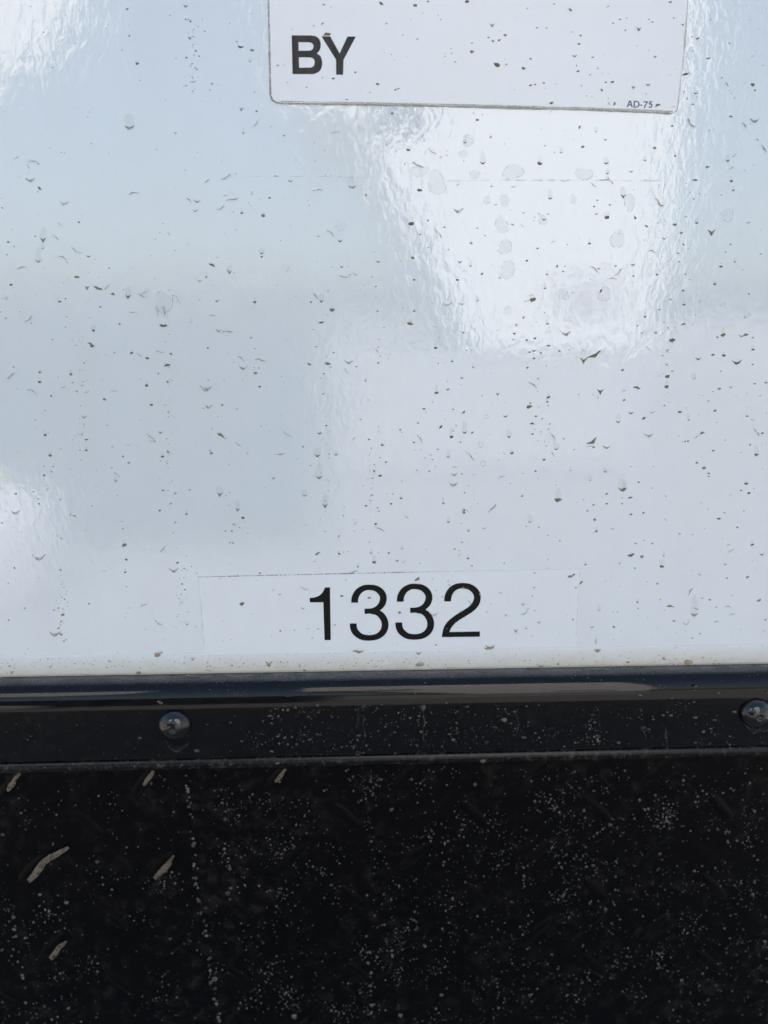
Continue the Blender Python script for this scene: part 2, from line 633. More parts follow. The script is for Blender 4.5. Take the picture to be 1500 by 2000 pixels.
# world-straight outline
sheet(o1, 0.0001, 0.0004, 'backing', M_vinyl, st)
SOFF = 0.0005
# grime along the edge: ribbon of dirt just outside/over the sheet edge
def grime(pts, wd, off, name, m_, parent, jitter=0.8, step=5, prob=1.0, kind=None):
    V, F = [], []
    segs = []
    for i in range(len(pts)-1):
        x0, y0 = pts[i]; x1, y1 = pts[i+1]
        l = math.hypot(x1-x0, y1-y0); k = max(1, int(l/step))
        for s in range(k):
            t = s/k
            segs.append((x0+(x1-x0)*t, y0+(y1-y0)*t))
    segs.append(pts[-1])
    prev = None
    wv = wd
    for i, (x, y) in enumerate(segs):
        x0, y0 = segs[max(0, i-1)]; x1, y1 = segs[min(len(segs)-1, i+1)]
        l = math.hypot(x1-x0, y1-y0) or 1
        nx, ny = -(y1-y0)/l, (x1-x0)/l
        wv += random.uniform(-jitter, jitter)*0.5
        wv = min(max(wv, wd*0.4), wd*1.7)
        q = []
        for a, hh in ((-1, 0.0), (0.1, 0.00025), (1, 0.0)):
            q.append(P(x+nx*a*wv, y+ny*a*wv, off+hh))
        n0 = len(V); V += q
        if prev is not None and random.random() < prob:
            F += [(prev, prev+1, n0+1, n0), (prev+1, prev+2, n0+2, n0+1)]
        prev = n0
    o = mesh(name, V, F, m_, parent)
    if kind:
        o['kind'] = kind
    return o
M_grime = mudmat('edge_grime', (0.24, 0.225, 0.19), (0.46, 0.44, 0.39), 0.8, alpha=0.6, scale=350)
M_grimel = mudmat('edge_grime_light', (0.42, 0.40, 0.35), (0.60, 0.58, 0.52), 0.8, alpha=0.6, scale=500)
grime([(524, -60), (524.5, 0), (526.5, 90), (528.5, 186), (532, 195), (540, 200), (552, 202), (700, 204), (900, 208), (1200, 217), (1312, 221.5)], 1.35, 0.00045, 'edge_grime', M_grime, st, step=9)
grime([(548, 198), (700, 200.5), (900, 204.5), (1200, 213.5), (1314, 218)], 1.6, 0.00052, 'edge_grime', M_grimel, st, step=12)
grime([(1318, 220), (1323, 214), (1335, 110), (1343, 10), (1347, -60)], 1.8, 0.00045, 'edge_grime', M_grimel, st, step=9)

def tf_by(X, Y): return 540+X/7.5, 40+Y/7.5
def arcs(pts): return [tuple(q) for q in cr(pts, 5)]
outer = [(222, 218), (510, 220)] + arcs([(510, 220), (585, 236), (632, 285), (648, 350), (640, 415), (618, 455), (590, 484)])[1:] + arcs([(590, 484), (640, 520), (664, 580), (668, 640), (655, 705), (620, 750), (565, 780), (520, 786)])[1:] + [(235, 786)]
h1 = [(322, 318), (478, 320)] + arcs([(478, 320), (515, 330), (538, 360), (540, 395), (525, 425), (490, 442)])[1:] + [(325, 444)]
h2 = [(328, 540), (490, 541)] + arcs([(490, 541), (530, 553), (554, 585), (557, 625), (545, 665), (505, 690)])[1:] + [(332, 692)]
shape([[tf_by(*q) for q in l] for l in (outer, h1, h2)], SOFF, 0.00006, 'letter', M_ink, st)
Y_ = [(660, 234), (787, 232), (925, 482), (1040, 235), (1162, 236), (982, 578), (976, 795), (874, 795), (872, 575)]
shape([[tf_by(*q) for q in Y_]], SOFF, 0.00006, 'letter', M_ink, st)
def tf_ad(X, Y): return 1180+X/8.333, 160+Y/8.333
A1 = [(362, 412), (405, 302), (437, 303), (468, 416), (444, 415), (435, 385), (399, 383), (387, 412)]
A2 = [(406, 363), (430, 364), (420, 325)]
D1 = [(482, 305), (530, 307)] + arcs([(530, 307), (565, 325), (577, 362), (562, 402), (520, 421)])[1:] + [(476, 419)]
D2 = [(503, 325), (527, 327)] + arcs([(527, 327), (548, 338), (554, 362), (544, 392), (518, 402)])[1:] + [(499, 401)]
H1 = [(578, 370), (622, 371), (622, 387), (577, 386)]
S7 = [(642, 314), (714, 317), (713, 332), (688, 366), (666, 424), (643, 423), (660, 375), (688, 336), (641, 334)]
shape([[tf_ad(*q) for q in l] for l in (A1, A2)], SOFF, 0.00004, 'letter', M_smallink, st)
shape([[tf_ad(*q) for q in l] for l in (D1, D2)], SOFF, 0.00004, 'letter', M_smallink, st)
shape([[tf_ad(*q) for q in H1]], SOFF, 0.00004, 'hyphen', M_smallink, st)
shape([[tf_ad(*q) for q in S7]], SOFF, 0.00004, 'digit', M_smallink, st)
strokes_mesh([([(786, 324, 18), (765, 323, 18), (745, 322, 18)], None), ([(745, 316, 19), (741, 340, 19), (737, 364, 19)], None),
              ([(734, 366, 19), (752, 357, 20), (771, 366, 20), (776, 388, 20), (766, 407, 20), (745, 414, 19), (729, 398, 19)], None)],
             tf_ad, SOFF, 0.00004, 'digit', M_smallink, st)

lab = empty('number_label', P(760, 1200), category='number label',
            label='thin rectangular white film label with large black number 1332 just above the rail')
o2 = [(387.5, 1127), (760, 1118.5), (1133, 1111), (1128, 1252), (1126, 1263.5), (760, 1270), (400, 1279)]
sheet(o2, 0.00005, 0.00012, 'film', M_film, lab)
M_gline = mudmat('fine_edge_dirt', (0.24, 0.21, 0.17), (0.50, 0.46, 0.40), 0.8, alpha=0.5, scale=600)
grime([(387, 1127), (540, 1123.4), (760, 1118.5), (880, 1116)], 0.65, 0.0002, 'edge_dirt', M_gline, lab, jitter=0.5, step=3, prob=0.86)
grime([(880, 1116), (1133, 1111)], 0.5, 0.0002, 'edge_dirt', M_resid, lab, jitter=0.4, step=8)
grime([(387, 1127), (393, 1190), (399, 1262)], 0.5, 0.0002, 'edge_dirt', M_resid, lab, jitter=0.4, step=8)
grime([(1133, 1111), (1129, 1180), (1125, 1240)], 0.5, 0.0002, 'edge_dirt', M_resid, lab, jitter=0.4, step=8)
LOFF = 0.00017
def tf_n(X, Y): return 580+X/3.75, 1100+Y/3.75
one = [(93, 254)] + arcs([(93, 254), (130, 250), (165, 235), (190, 210), (204, 178)])[1:] + [(242, 177), (248, 563), (202, 563), (193, 286), (95, 287)]
shape([[tf_n(*q) for q in one]], LOFF, 0.00008, 'digit', M_black, lab)
up3 = [(422, 289, 50), (427, 248, 50), (450, 208, 47), (488, 183, 42), (528, 177, 40), (578, 185, 44), (616, 212, 49), (633, 252, 50), (624, 295, 49), (596, 328, 42), (550, 348, 37), (495, 352, 38)]
lo3 = [(538, 353, 36), (585, 360, 42), (620, 385, 48), (642, 425, 50), (644, 468, 50), (626, 508, 47), (586, 537, 43), (528, 547, 41), (472, 538, 44), (432, 508, 49), (415, 475, 50), (412, 441, 50)]
e_up = ((0, -1), (-1, 0)); e_lo = ((1, 0), (0, -1))
strokes_mesh([(up3, e_up), (lo3, e_lo)], tf_n, LOFF, 0.00008, 'digit', M_black, lab)
strokes_mesh([(up3, e_up), (lo3, e_lo)], lambda X, Y: tf_n(X+334, Y-7), LOFF, 0.00008, 'digit', M_black, lab)
two = [(1103, 280, 50), (1109, 237, 50), (1132, 196, 47), (1168, 172, 42), (1210, 165, 40), (1262, 173, 44), (1304, 203, 49), (1321, 245, 50), (1312, 290, 50), (1280, 330, 47), (1228, 366, 46), (1170, 402, 46), (1125, 440, 48), (1098, 482, 50), (1084, 541, 48)]
strokes_mesh([(two, ((0, -1), (0, 1))), ([(1086, 523, 37), (1200, 521, 37), (1340, 519, 38)], ((1, 0), (1, 0)))], tf_n, LOFF, 0.00008, 'digit', M_black, lab)

# ghost line left by an older sticker, high on the wall
grime([(440, 347), (520, 344), (640, 345), (720, 347)], 0.7, 0.0001, 'residue_line', M_resid, trailer, jitter=0.8, step=7, prob=1.0)
grime([(870, 353), (1000, 352), (1120, 352), (1290, 353)], 1.0, 0.0001, 'residue_line', M_resid, trailer, jitter=0.9, step=7, prob=1.0)

# ------------------------------------------------------------------ dried mud, spot by spot
# tile origin; entries: x y type size [angle] [flags]   (coordinates are doubled photo pixels within the tile)
TILES = {
(0, 0): """497 35 d 7;725 22 c 16 m;505 140 d 7;535 248 d 10;800 122 d 5;740 150 s 12 40;765 98 d 3;728 225 d 6;750 300 d 4;752 356 d 5;745 322 d 3;
940 182 s 22 5;985 195 s 16 15;977 240 c 9;943 425 v 14;950 519 v 9;1260 93 s 12 -45;1278 136 s 28 -10;1085 255 d 5;1108 255 d 3;1122 322 d 4;1302 306 d 8;
1260 303 d 4;1388 282 d 5;1355 388 d 6;1475 328 d 8;1265 18 d 6;1490 12 s 18 30;305 422 d 3;350 438 d 4;342 458 d 3;505 495 c 34 f;240 596 d 4;252 599 d 3;
548 314 d 4;205 263 d 4;155 735 s 18 40;8 812 d 7;5 775 d 3;32 945 d 7;47 897 d 3;55 963 d 4;168 935 v 20 m;167 970 c 9;28 995 d 4;945 832 d 9;1028 841 d 10;
992 820 d 3;912 828 d 3;1208 803 d 3;1430 762 s 9 85;1375 728 c 26 f;1078 687 s 14 5 f;1135 706 c 16 f;808 706 s 24 -35 f;920 680 d 3;770 785 c 22 f;733 952 d 4;
1022 988 c 14;1328 940 c 16;1292 912 s 40 40 f;1243 922 c 12 f;1463 983 d 3;1268 588 d 4;1230 628 c 10 f;308 868 s 9 40;1135 880 s 9 0 f;775 105 d 2;790 75 d 3;
195 577 s 9 10 f;610 583 s 12 -30 f;75 690 d 2;215 232 s 6 0 f;660 915 s 20 50 f;880 765 s 16 -10 f;985 755 s 18 -60 f;150 640 s 12 10 f""",
(750, 0): """122 20 d 12;172 5 d 8;325 5 d 11;74 137 d 5;728 38 s 15 40;423 97 v 14;408 146 d 7;425 160 d 7;449 157 d 8;473 137 d 9;343 168 d 6;343 201 d 14;442 252 d 17;
261 190 d 4;240 208 d 4;265 208 d 4;279 241 d 7;93 221 d 3;573 229 d 8;545 266 d 13;597 108 d 6;635 110 d 5;560 32 d 5;665 15 d 5;745 217 c 14;762 171 d 7;768 138 d 5;
735 125 d 4;758 278 d 8;753 256 d 4;806 292 d 5;815 224 s 10 -20;892 320 d 13;866 321 d 8;850 352 s 12 45;975 340 v 12;1032 330 c 13;1060 220 c 11;996 112 v 15;
943 118 d 5;895 90 d 5;922 75 d 5;948 70 d 4;1035 75 d 5;1118 8 d 7;1132 70 d 4;988 180 d 3;835 267 d 4;852 286 d 3;878 288 d 3;590 330 d 7;572 333 d 7;654 402 d 9;
45 350 d 9;57 346 d 5;630 345 d 3;792 374 d 3;105 75 d 3;212 60 d 3;10 92 d 5;900 405 s 14 -60;875 385 s 12 -60 f;878 404 s 14 60 f;1070 412 s 20 -20;1178 287 s 26 -15;
1225 150 s 14 -20;1268 227 s 14 -5;1207 198 d 4;1218 363 c 12;1207 407 d 6;1185 385 d 4;1442 330 d 12;1448 352 d 6;1320 303 d 5;1355 455 s 14 15;1410 490 s 24 60 f;
1270 510 d 4;1480 255 d 3;365 468 d 9;417 535 d 7;316 555 c 12;95 585 d 11;245 607 d 4;765 497 s 14 -60;828 514 c 8;865 544 c 11;628 569 d 6;776 573 d 10;692 595 c 9;
666 595 d 4;386 635 c 19 m;608 638 d 13;1058 577 d 13;1126 491 d 9;1020 625 c 11;868 636 c 15;873 676 c 11;1137 609 d 7;1343 626 c 14 m;1370 605 s 26 -40 f;1263 652 d 8;
1216 702 s 17 5;1357 707 d 8;1365 743 d 8;1318 762 d 4;1210 777 d 5;1180 716 d 4;1073 722 d 3;140 742 d 15;420 728 d 7;649 773 c 14;935 765 v 18 m;833 782 d 6;820 806 d 6;
882 800 d 7;830 836 d 6;870 848 d 15;588 848 d 5;585 862 d 4;605 835 d 4;641 836 d 5;545 831 d 5;495 822 d 3;1088 801 c 9;982 850 s 14 60;1136 877 d 10;1160 910 d 9;
1222 871 d 10;1180 846 d 6;1280 905 v 26 m;1025 883 s 14 30;1095 930 c 16 f;803 951 d 8;106 872 d 15;142 915 d 9;172 860 d 5;123 942 d 2;236 887 d 7;340 950 d 7;600 970 s 9 -20;
1354 954 d 6;1334 985 d 5;1170 955 d 7;1148 990 s 10 0;172 967 d 5;1425 870 s 18 -15 f;290 820 c 34 f;660 945 s 16 -30 f;252 975 d 5;505 728 s 22 -15 f;1485 580 s 30 60 f;
1460 545 s 14 40 f;1340 330 s 22 55 f;1410 665 s 12 30 f;700 705 s 20 10 f;860 704 s 34 2 f""",
(0, 500): """43 112 d 8;26 170 d 4;20 128 d 2;23 243 d 6;78 217 d 4;2 218 d 3;233 178 d 9;256 166 d 6;249 105 d 4;267 85 d 3;340 122 v 16 m;300 82 s 20 10;382 127 s 34 20 m;440 150 s 16 10;
500 157 v 18;555 158 s 42 25 f;678 155 d 5;638 272 s 30 3;695 170 s 30 60 f;522 222 s 30 10 f;365 291 d 11;256 277 d 4;122 263 d 4;260 238 d 3;467 266 s 9 45;
355 345 s 26 30 m;360 352 s 16 -20 m;205 327 d 5;447 377 d 6;514 378 d 9;575 399 s 16 20;545 385 s 24 30 f;667 383 s 12 30;653 428 s 24 -15;618 459 d 5;655 492 s 11 10;
573 505 d 10;156 454 d 8;155 492 d 8;277 461 d 8;283 495 d 5;300 528 d 5;338 532 d 5;53 433 d 5;226 474 d 3;398 484 c 7 f;408 561 s 14 20;591 581 d 9;645 582 d 6 f;
658 610 s 7 70;65 518 s 9 20 f;175 603 d 5;138 640 d 5;176 699 d 8;195 779 d 8;338 717 d 10;337 759 d 7;172 856 d 6;130 921 d 6;62 929 d 6;152 968 d 6;148 950 d 4;
208 823 d 4;172 822 d 3;627 688 c 14;653 713 d 3;635 783 d 8;657 766 d 6;657 828 d 4;452 878 v 10;458 935 d 3;636 915 s 9 0;685 927 s 10 5;741 913 s 8 0;667 967 d 5;
418 660 s 12 15 f;330 627 c 18 f;828 36 s 24 30;897 62 v 15 m;806 82 d 7;762 83 d 3;832 115 s 7 0 f;846 174 c 15 m;995 180 d 11;995 195 d 3;1082 114 s 8 0 f;1022 2 d 7;
1298 210 d 15;1235 155 s 32 50 f;1256 176 v 13;1255 258 s 19 -15;1224 287 d 5;980 319 c 9;812 359 d 7;715 340 d 2;1236 353 c 9;1303 377 d 5;1262 345 d 2;1298 350 d 2;
1208 422 s 17 30;1280 420 s 24 12;1362 412 c 28 f;1265 459 d 6;1253 477 d 4;1262 537 c 10;1217 536 d 3;940 400 s 36 40 f;950 435 c 28 f;998 457 d 11;1012 437 d 4;993 435 d 4;
1014 510 s 12 10;1040 510 d 4 f;813 486 d 4;947 482 d 3;868 582 d 7;925 596 c 10 f;1118 331 d 3;1184 745 s 8 0;1275 662 d 6;1248 691 c 15;1240 778 c 20 m;1312 775 c 12;
1246 863 c 20 m;1270 974 v 18 m;1188 935 c 14 f;862 700 s 30 32;880 712 d 5;825 770 d 7;828 676 d 3;930 735 s 28 35 f;965 770 c 7 f;895 815 d 3;1020 665 d 4;858 930 v 17;
928 990 v 14;896 924 d 4;898 975 s 16 20 f;1345 980 d 5;1428 487 v 8;1392 432 s 7 0;1478 417 d 6;1454 81 d 5;1468 119 d 6;1468 161 d 3;1475 215 d 5;1493 738 d 9;1450 750 d 6;
1442 716 d 6;1478 687 d 3;1478 668 d 3;1485 787 d 5;1485 858 d 8;1430 975 s 12 -20;1418 899 d 3;1408 638 c 7;1385 70 s 24 25 f;1300 45 s 14 -5 f;745 258 c 9 f;855 290 c 20 f;
500 740 s 12 10 f;440 745 s 14 -10 f;1470 370 s 22 50 f;150 18 c 22 f;260 25 s 14 60 f;1195 935 s 14 0 f;640 215 s 40 85 f;612 215 s 36 80 f""",
(750, 500): """112 6 d 12;297 22 c 14;338 38 c 9;383 70 s 12 -40;287 93 d 8;118 93 s 10 0;366 173 v 9;453 85 c 10;118 215 d 7;102 264 d 12;75 202 d 3;202 359 d 12;217 317 d 5;188 184 d 3;
310 298 s 9 0;558 18 d 6;676 40 s 12 -70;700 60 d 6;637 72 d 8;628 126 d 8;580 170 d 17;847 136 s 15 -60;905 38 v 9;972 33 c 14;975 78 c 9;838 50 s 10 -30;517 268 v 10;
545 240 s 10 -50;638 265 d 8;509 303 d 7;558 328 d 9;590 321 d 9;568 375 d 6;643 350 d 9;613 379 s 10 0;685 371 d 6;266 411 d 7;348 435 d 7;561 436 d 7;602 479 d 5;635 429 d 4;
322 368 d 5;304 475 c 12;250 521 d 8;205 534 d 12;247 490 d 4;193 398 d 3;444 538 v 12;383 546 d 5;567 588 d 13;571 575 d 6;642 552 d 8;638 570 d 7;641 584 d 4;157 597 d 7;
163 609 d 3;310 610 s 15 -40;133 652 d 7;190 570 c 7 f;222 668 s 17 -40;474 625 c 15 m;263 706 d 14;315 688 c 16;282 662 d 4;345 690 s 12 -40;298 727 d 4;578 655 s 15 5;
618 636 d 6;648 656 d 4;642 676 d 4;580 695 s 10 10;488 705 c 14 m;627 724 d 4;633 742 d 4;117 728 d 6;146 757 d 4;183 777 d 5;160 788 d 5;190 795 d 6;210 755 d 5;201 822 d 3;
177 840 d 5;305 851 d 6;251 783 c 12 m;500 770 d 9;673 753 c 14;702 714 d 5;625 796 s 13 -5;592 840 d 9;743 758 s 12 -30 f;602 868 d 3;672 880 d 3;673 895 d 3;8 805 d 6;
28 968 d 8;35 930 d 5;12 930 d 3;66 946 d 7;232 966 d 9;312 995 d 7;681 952 d 17;494 888 d 3;540 938 s 9 -20;795 995 d 8;818 972 d 6;870 967 d 6;932 910 c 28;938 910 d 12;962 945 s 17 -10;
995 883 d 6;870 930 s 12 -40 m;930 968 s 7 0;806 875 c 8 f;864 842 c 12 m;728 838 c 8 f;812 722 s 42 -33 m;818 748 d 7 m;780 405 v 24;822 385 s 56 -28;845 527 v 22;835 555 c 9 f;
932 445 d 7;988 514 s 26 15 m;935 525 c 12 f;965 612 c 17 m;915 647 c 14 m;938 563 s 11 -20;1015 633 s 17 -30;1050 610 s 22 -15 f;760 540 c 8 f;1125 329 d 15;1020 237 d 9;
1170 268 s 17 -8;1120 170 d 5;1172 190 d 7;1168 135 s 12 -10;1153 22 s 7 0;1066 73 d 7;1075 210 d 7;1195 92 d 4;1225 184 d 3;1292 110 d 9;1316 41 d 9;1370 23 d 7;1425 148 d 5;
1332 190 d 2;1410 240 c 9 f;990 272 d 5;1008 300 s 7 0;1062 300 s 9 0;1088 303 d 4;1105 370 d 6;1105 425 d 7;1107 470 d 11;1103 510 d 10;1228 400 c 18 m;1285 385 s 15 -5;
1327 388 d 11;1325 308 d 12;1303 317 d 7;1413 308 s 22 -20 m;1440 319 d 5;1441 365 d 11;1378 413 c 30;1440 424 d 5;1448 499 s 10 -10;1492 495 d 8;1355 512 c 12 f;1310 518 s 14 -10 m;
1285 530 d 4;1210 478 c 14 f;1245 545 d 4;1155 608 s 17 -5;1181 593 d 4;1293 604 s 13 -20;1418 626 s 10 0;1190 640 c 9 f;1300 650 d 3;1242 692 s 20 -15;1220 705 s 24 -35 f;
1478 692 d 9;1430 737 d 5;1395 768 s 9 0 f;1455 776 d 14 m;1286 760 d 7;1222 808 s 11 10;1250 829 d 10;1268 849 s 11 5;1415 889 d 10;1445 908 d 4;1425 927 s 14 -10;1240 965 s 9 0 f;
378 738 o 9;387 811 o 9;400 628 o 7;340 780 s 50 45 f;460 860 s 30 -30 f""",
(0, 1000): """484 129 d 11;493 186 d 7;489 235 d 9;494 292 d 5;505 376 s 9 0 f;480 65 d 4;478 38 d 3;236 227 s 8 0;220 345 d 3;228 375 d 7;211 383 d 5;246 401 d 10;237 429 d 4;228 454 d 6;240 479 d 7;
250 504 d 5;236 322 d 3;97 376 d 4;348 359 s 8 0;56 219 s 8 45;8 42 c 9;150 487 d 2;98 555 s 11 -20 f;693 198 d 7;688 142 d 3;748 213 d 4;768 239 d 4;711 281 s 8 0;722 303 s 7 0;
710 355 c 11 f;731 438 c 10 m;676 82 d 4;685 40 d 5;728 8 d 7;945 358 d 13;949 22 d 10;957 38 s 8 0 f;880 74 d 6;905 74 d 6;910 122 d 7;898 120 s 6 0;935 60 d 4;1240 162 s 22 -25 m;
1270 77 d 4;1324 95 s 9 -60;1342 14 d 4;1468 46 d 9;1325 163 d 8;1360 155 d 4;1450 160 c 9;1462 195 d 11;1398 213 v 9;1478 160 d 3;1390 45 s 20 -35 f;1095 464 d 6 m;1150 462 d 4;
1185 375 c 14 f;1243 456 c 8;1220 492 d 6;1308 441 d 6;1335 328 s 13 10 m;1443 335 d 8 m;985 398 d 3;615 557 d 22 t;630 548 s 14 -30 t;752 573 v 13 t;1050 590 v 26 t;1050 600 d 12 t;46 625 v 14 t;
1400 545 s 42 0 t;540 628 d 14 t;735 638 s 24 0 t;1190 618 d 11 t;820 618 s 40 0 f;350 640 s 30 5 f;640 500 s 8 0 f""",
(750, 1000): """252 38 c 11;302 45 d 3;330 74 d 7;305 118 d 6;276 144 d 6;328 181 d 7;344 210 d 5;410 139 d 3;18 160 d 6;52 190 s 10 0;75 195 s 16 -30 f;70 143 c 9 f;90 20 s 18 40 f;312 3 d 8;
640 92 d 4;687 112 d 5;588 238 d 5;570 38 c 12 f;830 75 d 8;823 30 d 9;1013 3 d 6;965 10 s 11 0;983 122 c 10 m;1048 123 s 8 0 m;788 205 d 7;921 200 d 5 m;980 218 c 10 m;
965 167 s 26 -18;1008 174 d 9;1093 170 v 7;1085 212 d 12;1206 88 d 4;1308 25 s 17 0 m;1330 3 d 5;1438 128 d 10 m;1380 60 s 9 0 m;1333 204 c 10 m;1475 165 c 14 m;1340 258 d 6 m;
1420 255 s 14 -20 m;1355 150 s 26 -30 f;728 252 d 15 m;742 246 s 12 -20 m;770 276 s 17 -40 m;750 295 v 9 m;1028 272 d 4 m;1068 280 s 8 0 m;130 262 s 22 -40 m;543 361 c 11 m;476 403 v 8 m;
605 431 c 10 m;515 463 v 14 t;556 455 d 4 m;580 485 s 10 0 f;738 420 d 4;455 317 s 17 20 f;990 352 d 7 m;992 377 d 5 m;840 383 c 12 f;1118 368 s 28 3 t;1212 399 c 26 t;895 390 d 5 m;
912 390 d 5 m;898 449 d 9 m;1030 413 d 3;1133 426 s 12 0 m;1273 343 d 9 m;1345 372 s 26 10 f;1360 400 s 24 -15 f;1465 345 s 18 -30 m;1205 492 c 9 m;1490 422 s 9 0 m;203 519 d 6;
228 331 d 5;62 392 d 8 m;202 306 d 4 m;322 298 d 8 m;310 297 s 14 5 m;254 285 d 6 m;375 322 d 6 m;250 270 d 4;410 530 s 36 -3 t;415 526 c 30 t;833 541 c 22 t;833 540 d 12 t;
830 505 s 26 85 f;135 550 c 20 t;1092 573 d 12 t;613 602 v 20 t;140 595 d 20 f;1188 585 d 20 t;1300 430 s 20 -10 f;280 430 d 5 m;245 455 d 5 m;300 390 d 6 m""",
}
SPOTS = []
for (ox, oy), txt in TILES.items():
    for e in txt.replace('\n', '').split(';'):
        p = e.split()
        if len(p) < 4:
            continue
        x, y, t, s = ox+float(p[0])/2, oy+float(p[1])/2, p[2], float(p[3])/2
        ang, fl = 0.0, ''
        for q in p[4:]:
            if q in 'fmt':
                fl = q
            else:
                ang = float(q)
        SPOTS.append((x, y, t, s, ang, fl))

def spot_geom(x, y, t, s, ang, off, fl=''):
    """domed crust pieces, built in photo pixels and laid on the wall"""
    hgt = 0.00007*s+0.00006
    V, F = [], []
    if t == 'd':
        n_ = 9
        r = s*0.68
        ring = []
        stretch = random.uniform(0.75, 1.0)
        th0 = random.uniform(-0.35, 0.25)
        r *= random.choice([0.8, 0.9, 1.0, 1.05, 1.15])
        for k in range(n_):
            a = 2*math.pi*k/n_
            rr = r*random.uniform(0.72, 1.18)
            dx, dy = rr*math.cos(a), rr*math.sin(a)*stretch
            if s > 2.2:                       # flat-topped bowl: mud settled at the foot of the dried drop
                dx *= 1.2
                dy = dy*0.42-0.18*r if dy < 0 else dy*0.95
                if dy > 0.3*r:
                    dx *= 0.8
            ring.append((dx*math.cos(th0)-dy*math.sin(th0), dx*math.sin(th0)+dy*math.cos(th0)))
        for dx, dy in ring:
            V.append(P(x+dx, y+dy, off))
        for dx, dy in ring:
            V.append(P(x+dx*0.6, y+dy*0.6+0.1*r, off+hgt*0.75))
        V.append(P(x, y+0.15*r, off+hgt))
        for k in range(n_):
            j = (k+1) % n_
            F += [(k, j, j+n_, k+n_), (k+n_, j+n_, 2*n_)]
    elif t in 'cv':
        n_ = 9
        wdt = s*0.62 if t == 'c' else s*0.6
        dep = s*0.42 if t == 'c' else s*0.62
        skew = random.uniform(-0.25, 0.25)
        for k in range(n_):
            u = k/(n_-1)*2-1
            if t == 'c':
                cx, cy = u*wdt, dep*(1-u*u)-dep*0.6
                th = (1-abs(u-skew*0.5)**1.5)*s*0.205+0.25
            else:
                cx, cy = u*wdt, dep*(1-abs(u)**0.75)-dep*0.5
                th = max(0.0, 1-abs(u)**0.7)*s*0.40+0.25
            cy += random.uniform(-0.3, 0.3)
            th = max(0.22, th*random.uniform(0.8, 1.2))
            for a, hh in ((-1.0, 0), (0.15, 1.0), (1.0, 0)):
                V.append(P(x+cx, y+cy+a*th*(0.6 if a < 0 else 1), off+hgt*hh*(0.3+0.7*(1-abs(u)))))
        for k in range(n_-1):
            for q in range(2):
                a = k*3+q
                F.append((a, a+1, a+4, a+3))
    elif t == 's':
        n_ = 8
        A_ = math.radians(ang)
        thick = min(3.0, 0.9+s*0.14) if not fl == 'f' else 0.55+s*0.015
        if fl == 't':
            thick = s*0.15
        bend = random.uniform(-0.12, 0.12)
        ph = random.uniform(0, 6)
        for k in range(n_):
            u = k/(n_-1)*2-1
            lx = u*s*0.56; ly = bend*s*(1-u*u)+0.05*s*math.sin(u*4+ph)
            th = thick*max(0.0, (1-abs(u)**1.8))*random.uniform(0.6, 1.2)+0.15
            for a, hh in ((-1, 0), (0.1, 1), (1, 0)):
                yy = ly+a*th
                V.append(P(x+lx*math.cos(A_)-yy*math.sin(A_), y+lx*math.sin(A_)+yy*math.cos(A_), off+hgt*hh*0.6))
        for k in range(n_-1):
            for q in range(2):
                a = k*3+q
                F.append((a, a+1, a+4, a+3))
    elif t == 'o':
        n_ = 14
        for k in range(n_):
            a = 2*math.pi*k/n_
            for rr, hh in ((s*0.95, 0), (s*1.0, 0.5), (s*1.08, 0)):
                V.append(P(x+rr*math.cos(a), y+rr*1.1*math.sin(a), off+hgt*hh*0.3))
        for k in range(n_):
            j = (k+1) % n_
            if random.random() < 0.85:
                F += [(k*3, k*3+1, j*3+1, j*3), (k*3+1, k*3+2, j*3+2, j*3+1)]
    return V, F

def surface_of(x, y):
    """what the photo point lies on: (parent, offset)"""
    if y < 214 and 528 < x < 1338 and y < 202+(x-540)*0.024:
        return st, SOFF+0.00007
    if 390 < x < 1130 and 1127-(x-387)*0.0215 < y < 1268:
        return lab, LOFF+0.00011
    if y > 1268:
        return trailer, 0.00042
    return trailer, 0.00001

MATS = {'': M_mud, 'f': M_faint, 'm': M_mid, 't': M_tan}
halos = []
for (x, y, t, s, ang, fl) in list(SPOTS):
    if t in 'dcv' and s >= 3.4 and y < 1262 and random.random() < 0.6:
        par, off = surface_of(x, y)
        if par is not trailer:
            continue
        n_ = 12
        a_, b_ = s*random.uniform(0.55, 0.9), s*random.uniform(0.7, 1.6)
        ph = random.uniform(0, 6)
        V = []
        for k in range(n_):
            th = 2*math.pi*k/n_
            q = 1+0.15*math.sin(2*th+ph)
            V.append(P(x+a_*q*math.cos(th), y-b_*0.75+b_*q*math.sin(th), 0.00002))
        V.append(P(x, y-b_*0.75, 0.00004))
        halos.append((V, [(k, (k+1) % n_, n_) for k in range(n_)]))
V, F = merge(halos)
mesh('dried_drop_film', V, F, M_halo, trailer, kind='stuff')
SPOTS.sort(key=lambda q: -q[3]*(0.6 if q[5] == 'f' else 1.0))
count = {}
rest = {}
for sp in SPOTS:
    x, y, t, s, ang, fl = sp
    par, off = surface_of(x, y)
    if fl == '' and random.random() < 0.4:
        fl = 'm'
    V, F = spot_geom(x, y, t, s, ang, off, fl)
    n_ = count.get(par.name, 0)
    if n_ < 285 and s >= 3.0:
        mesh('mud_spot', V, F, MATS[fl], par, smooth=True)
        count[par.name] = n_+1
    else:
        rest.setdefault((par.name, fl), []).append((V, F))

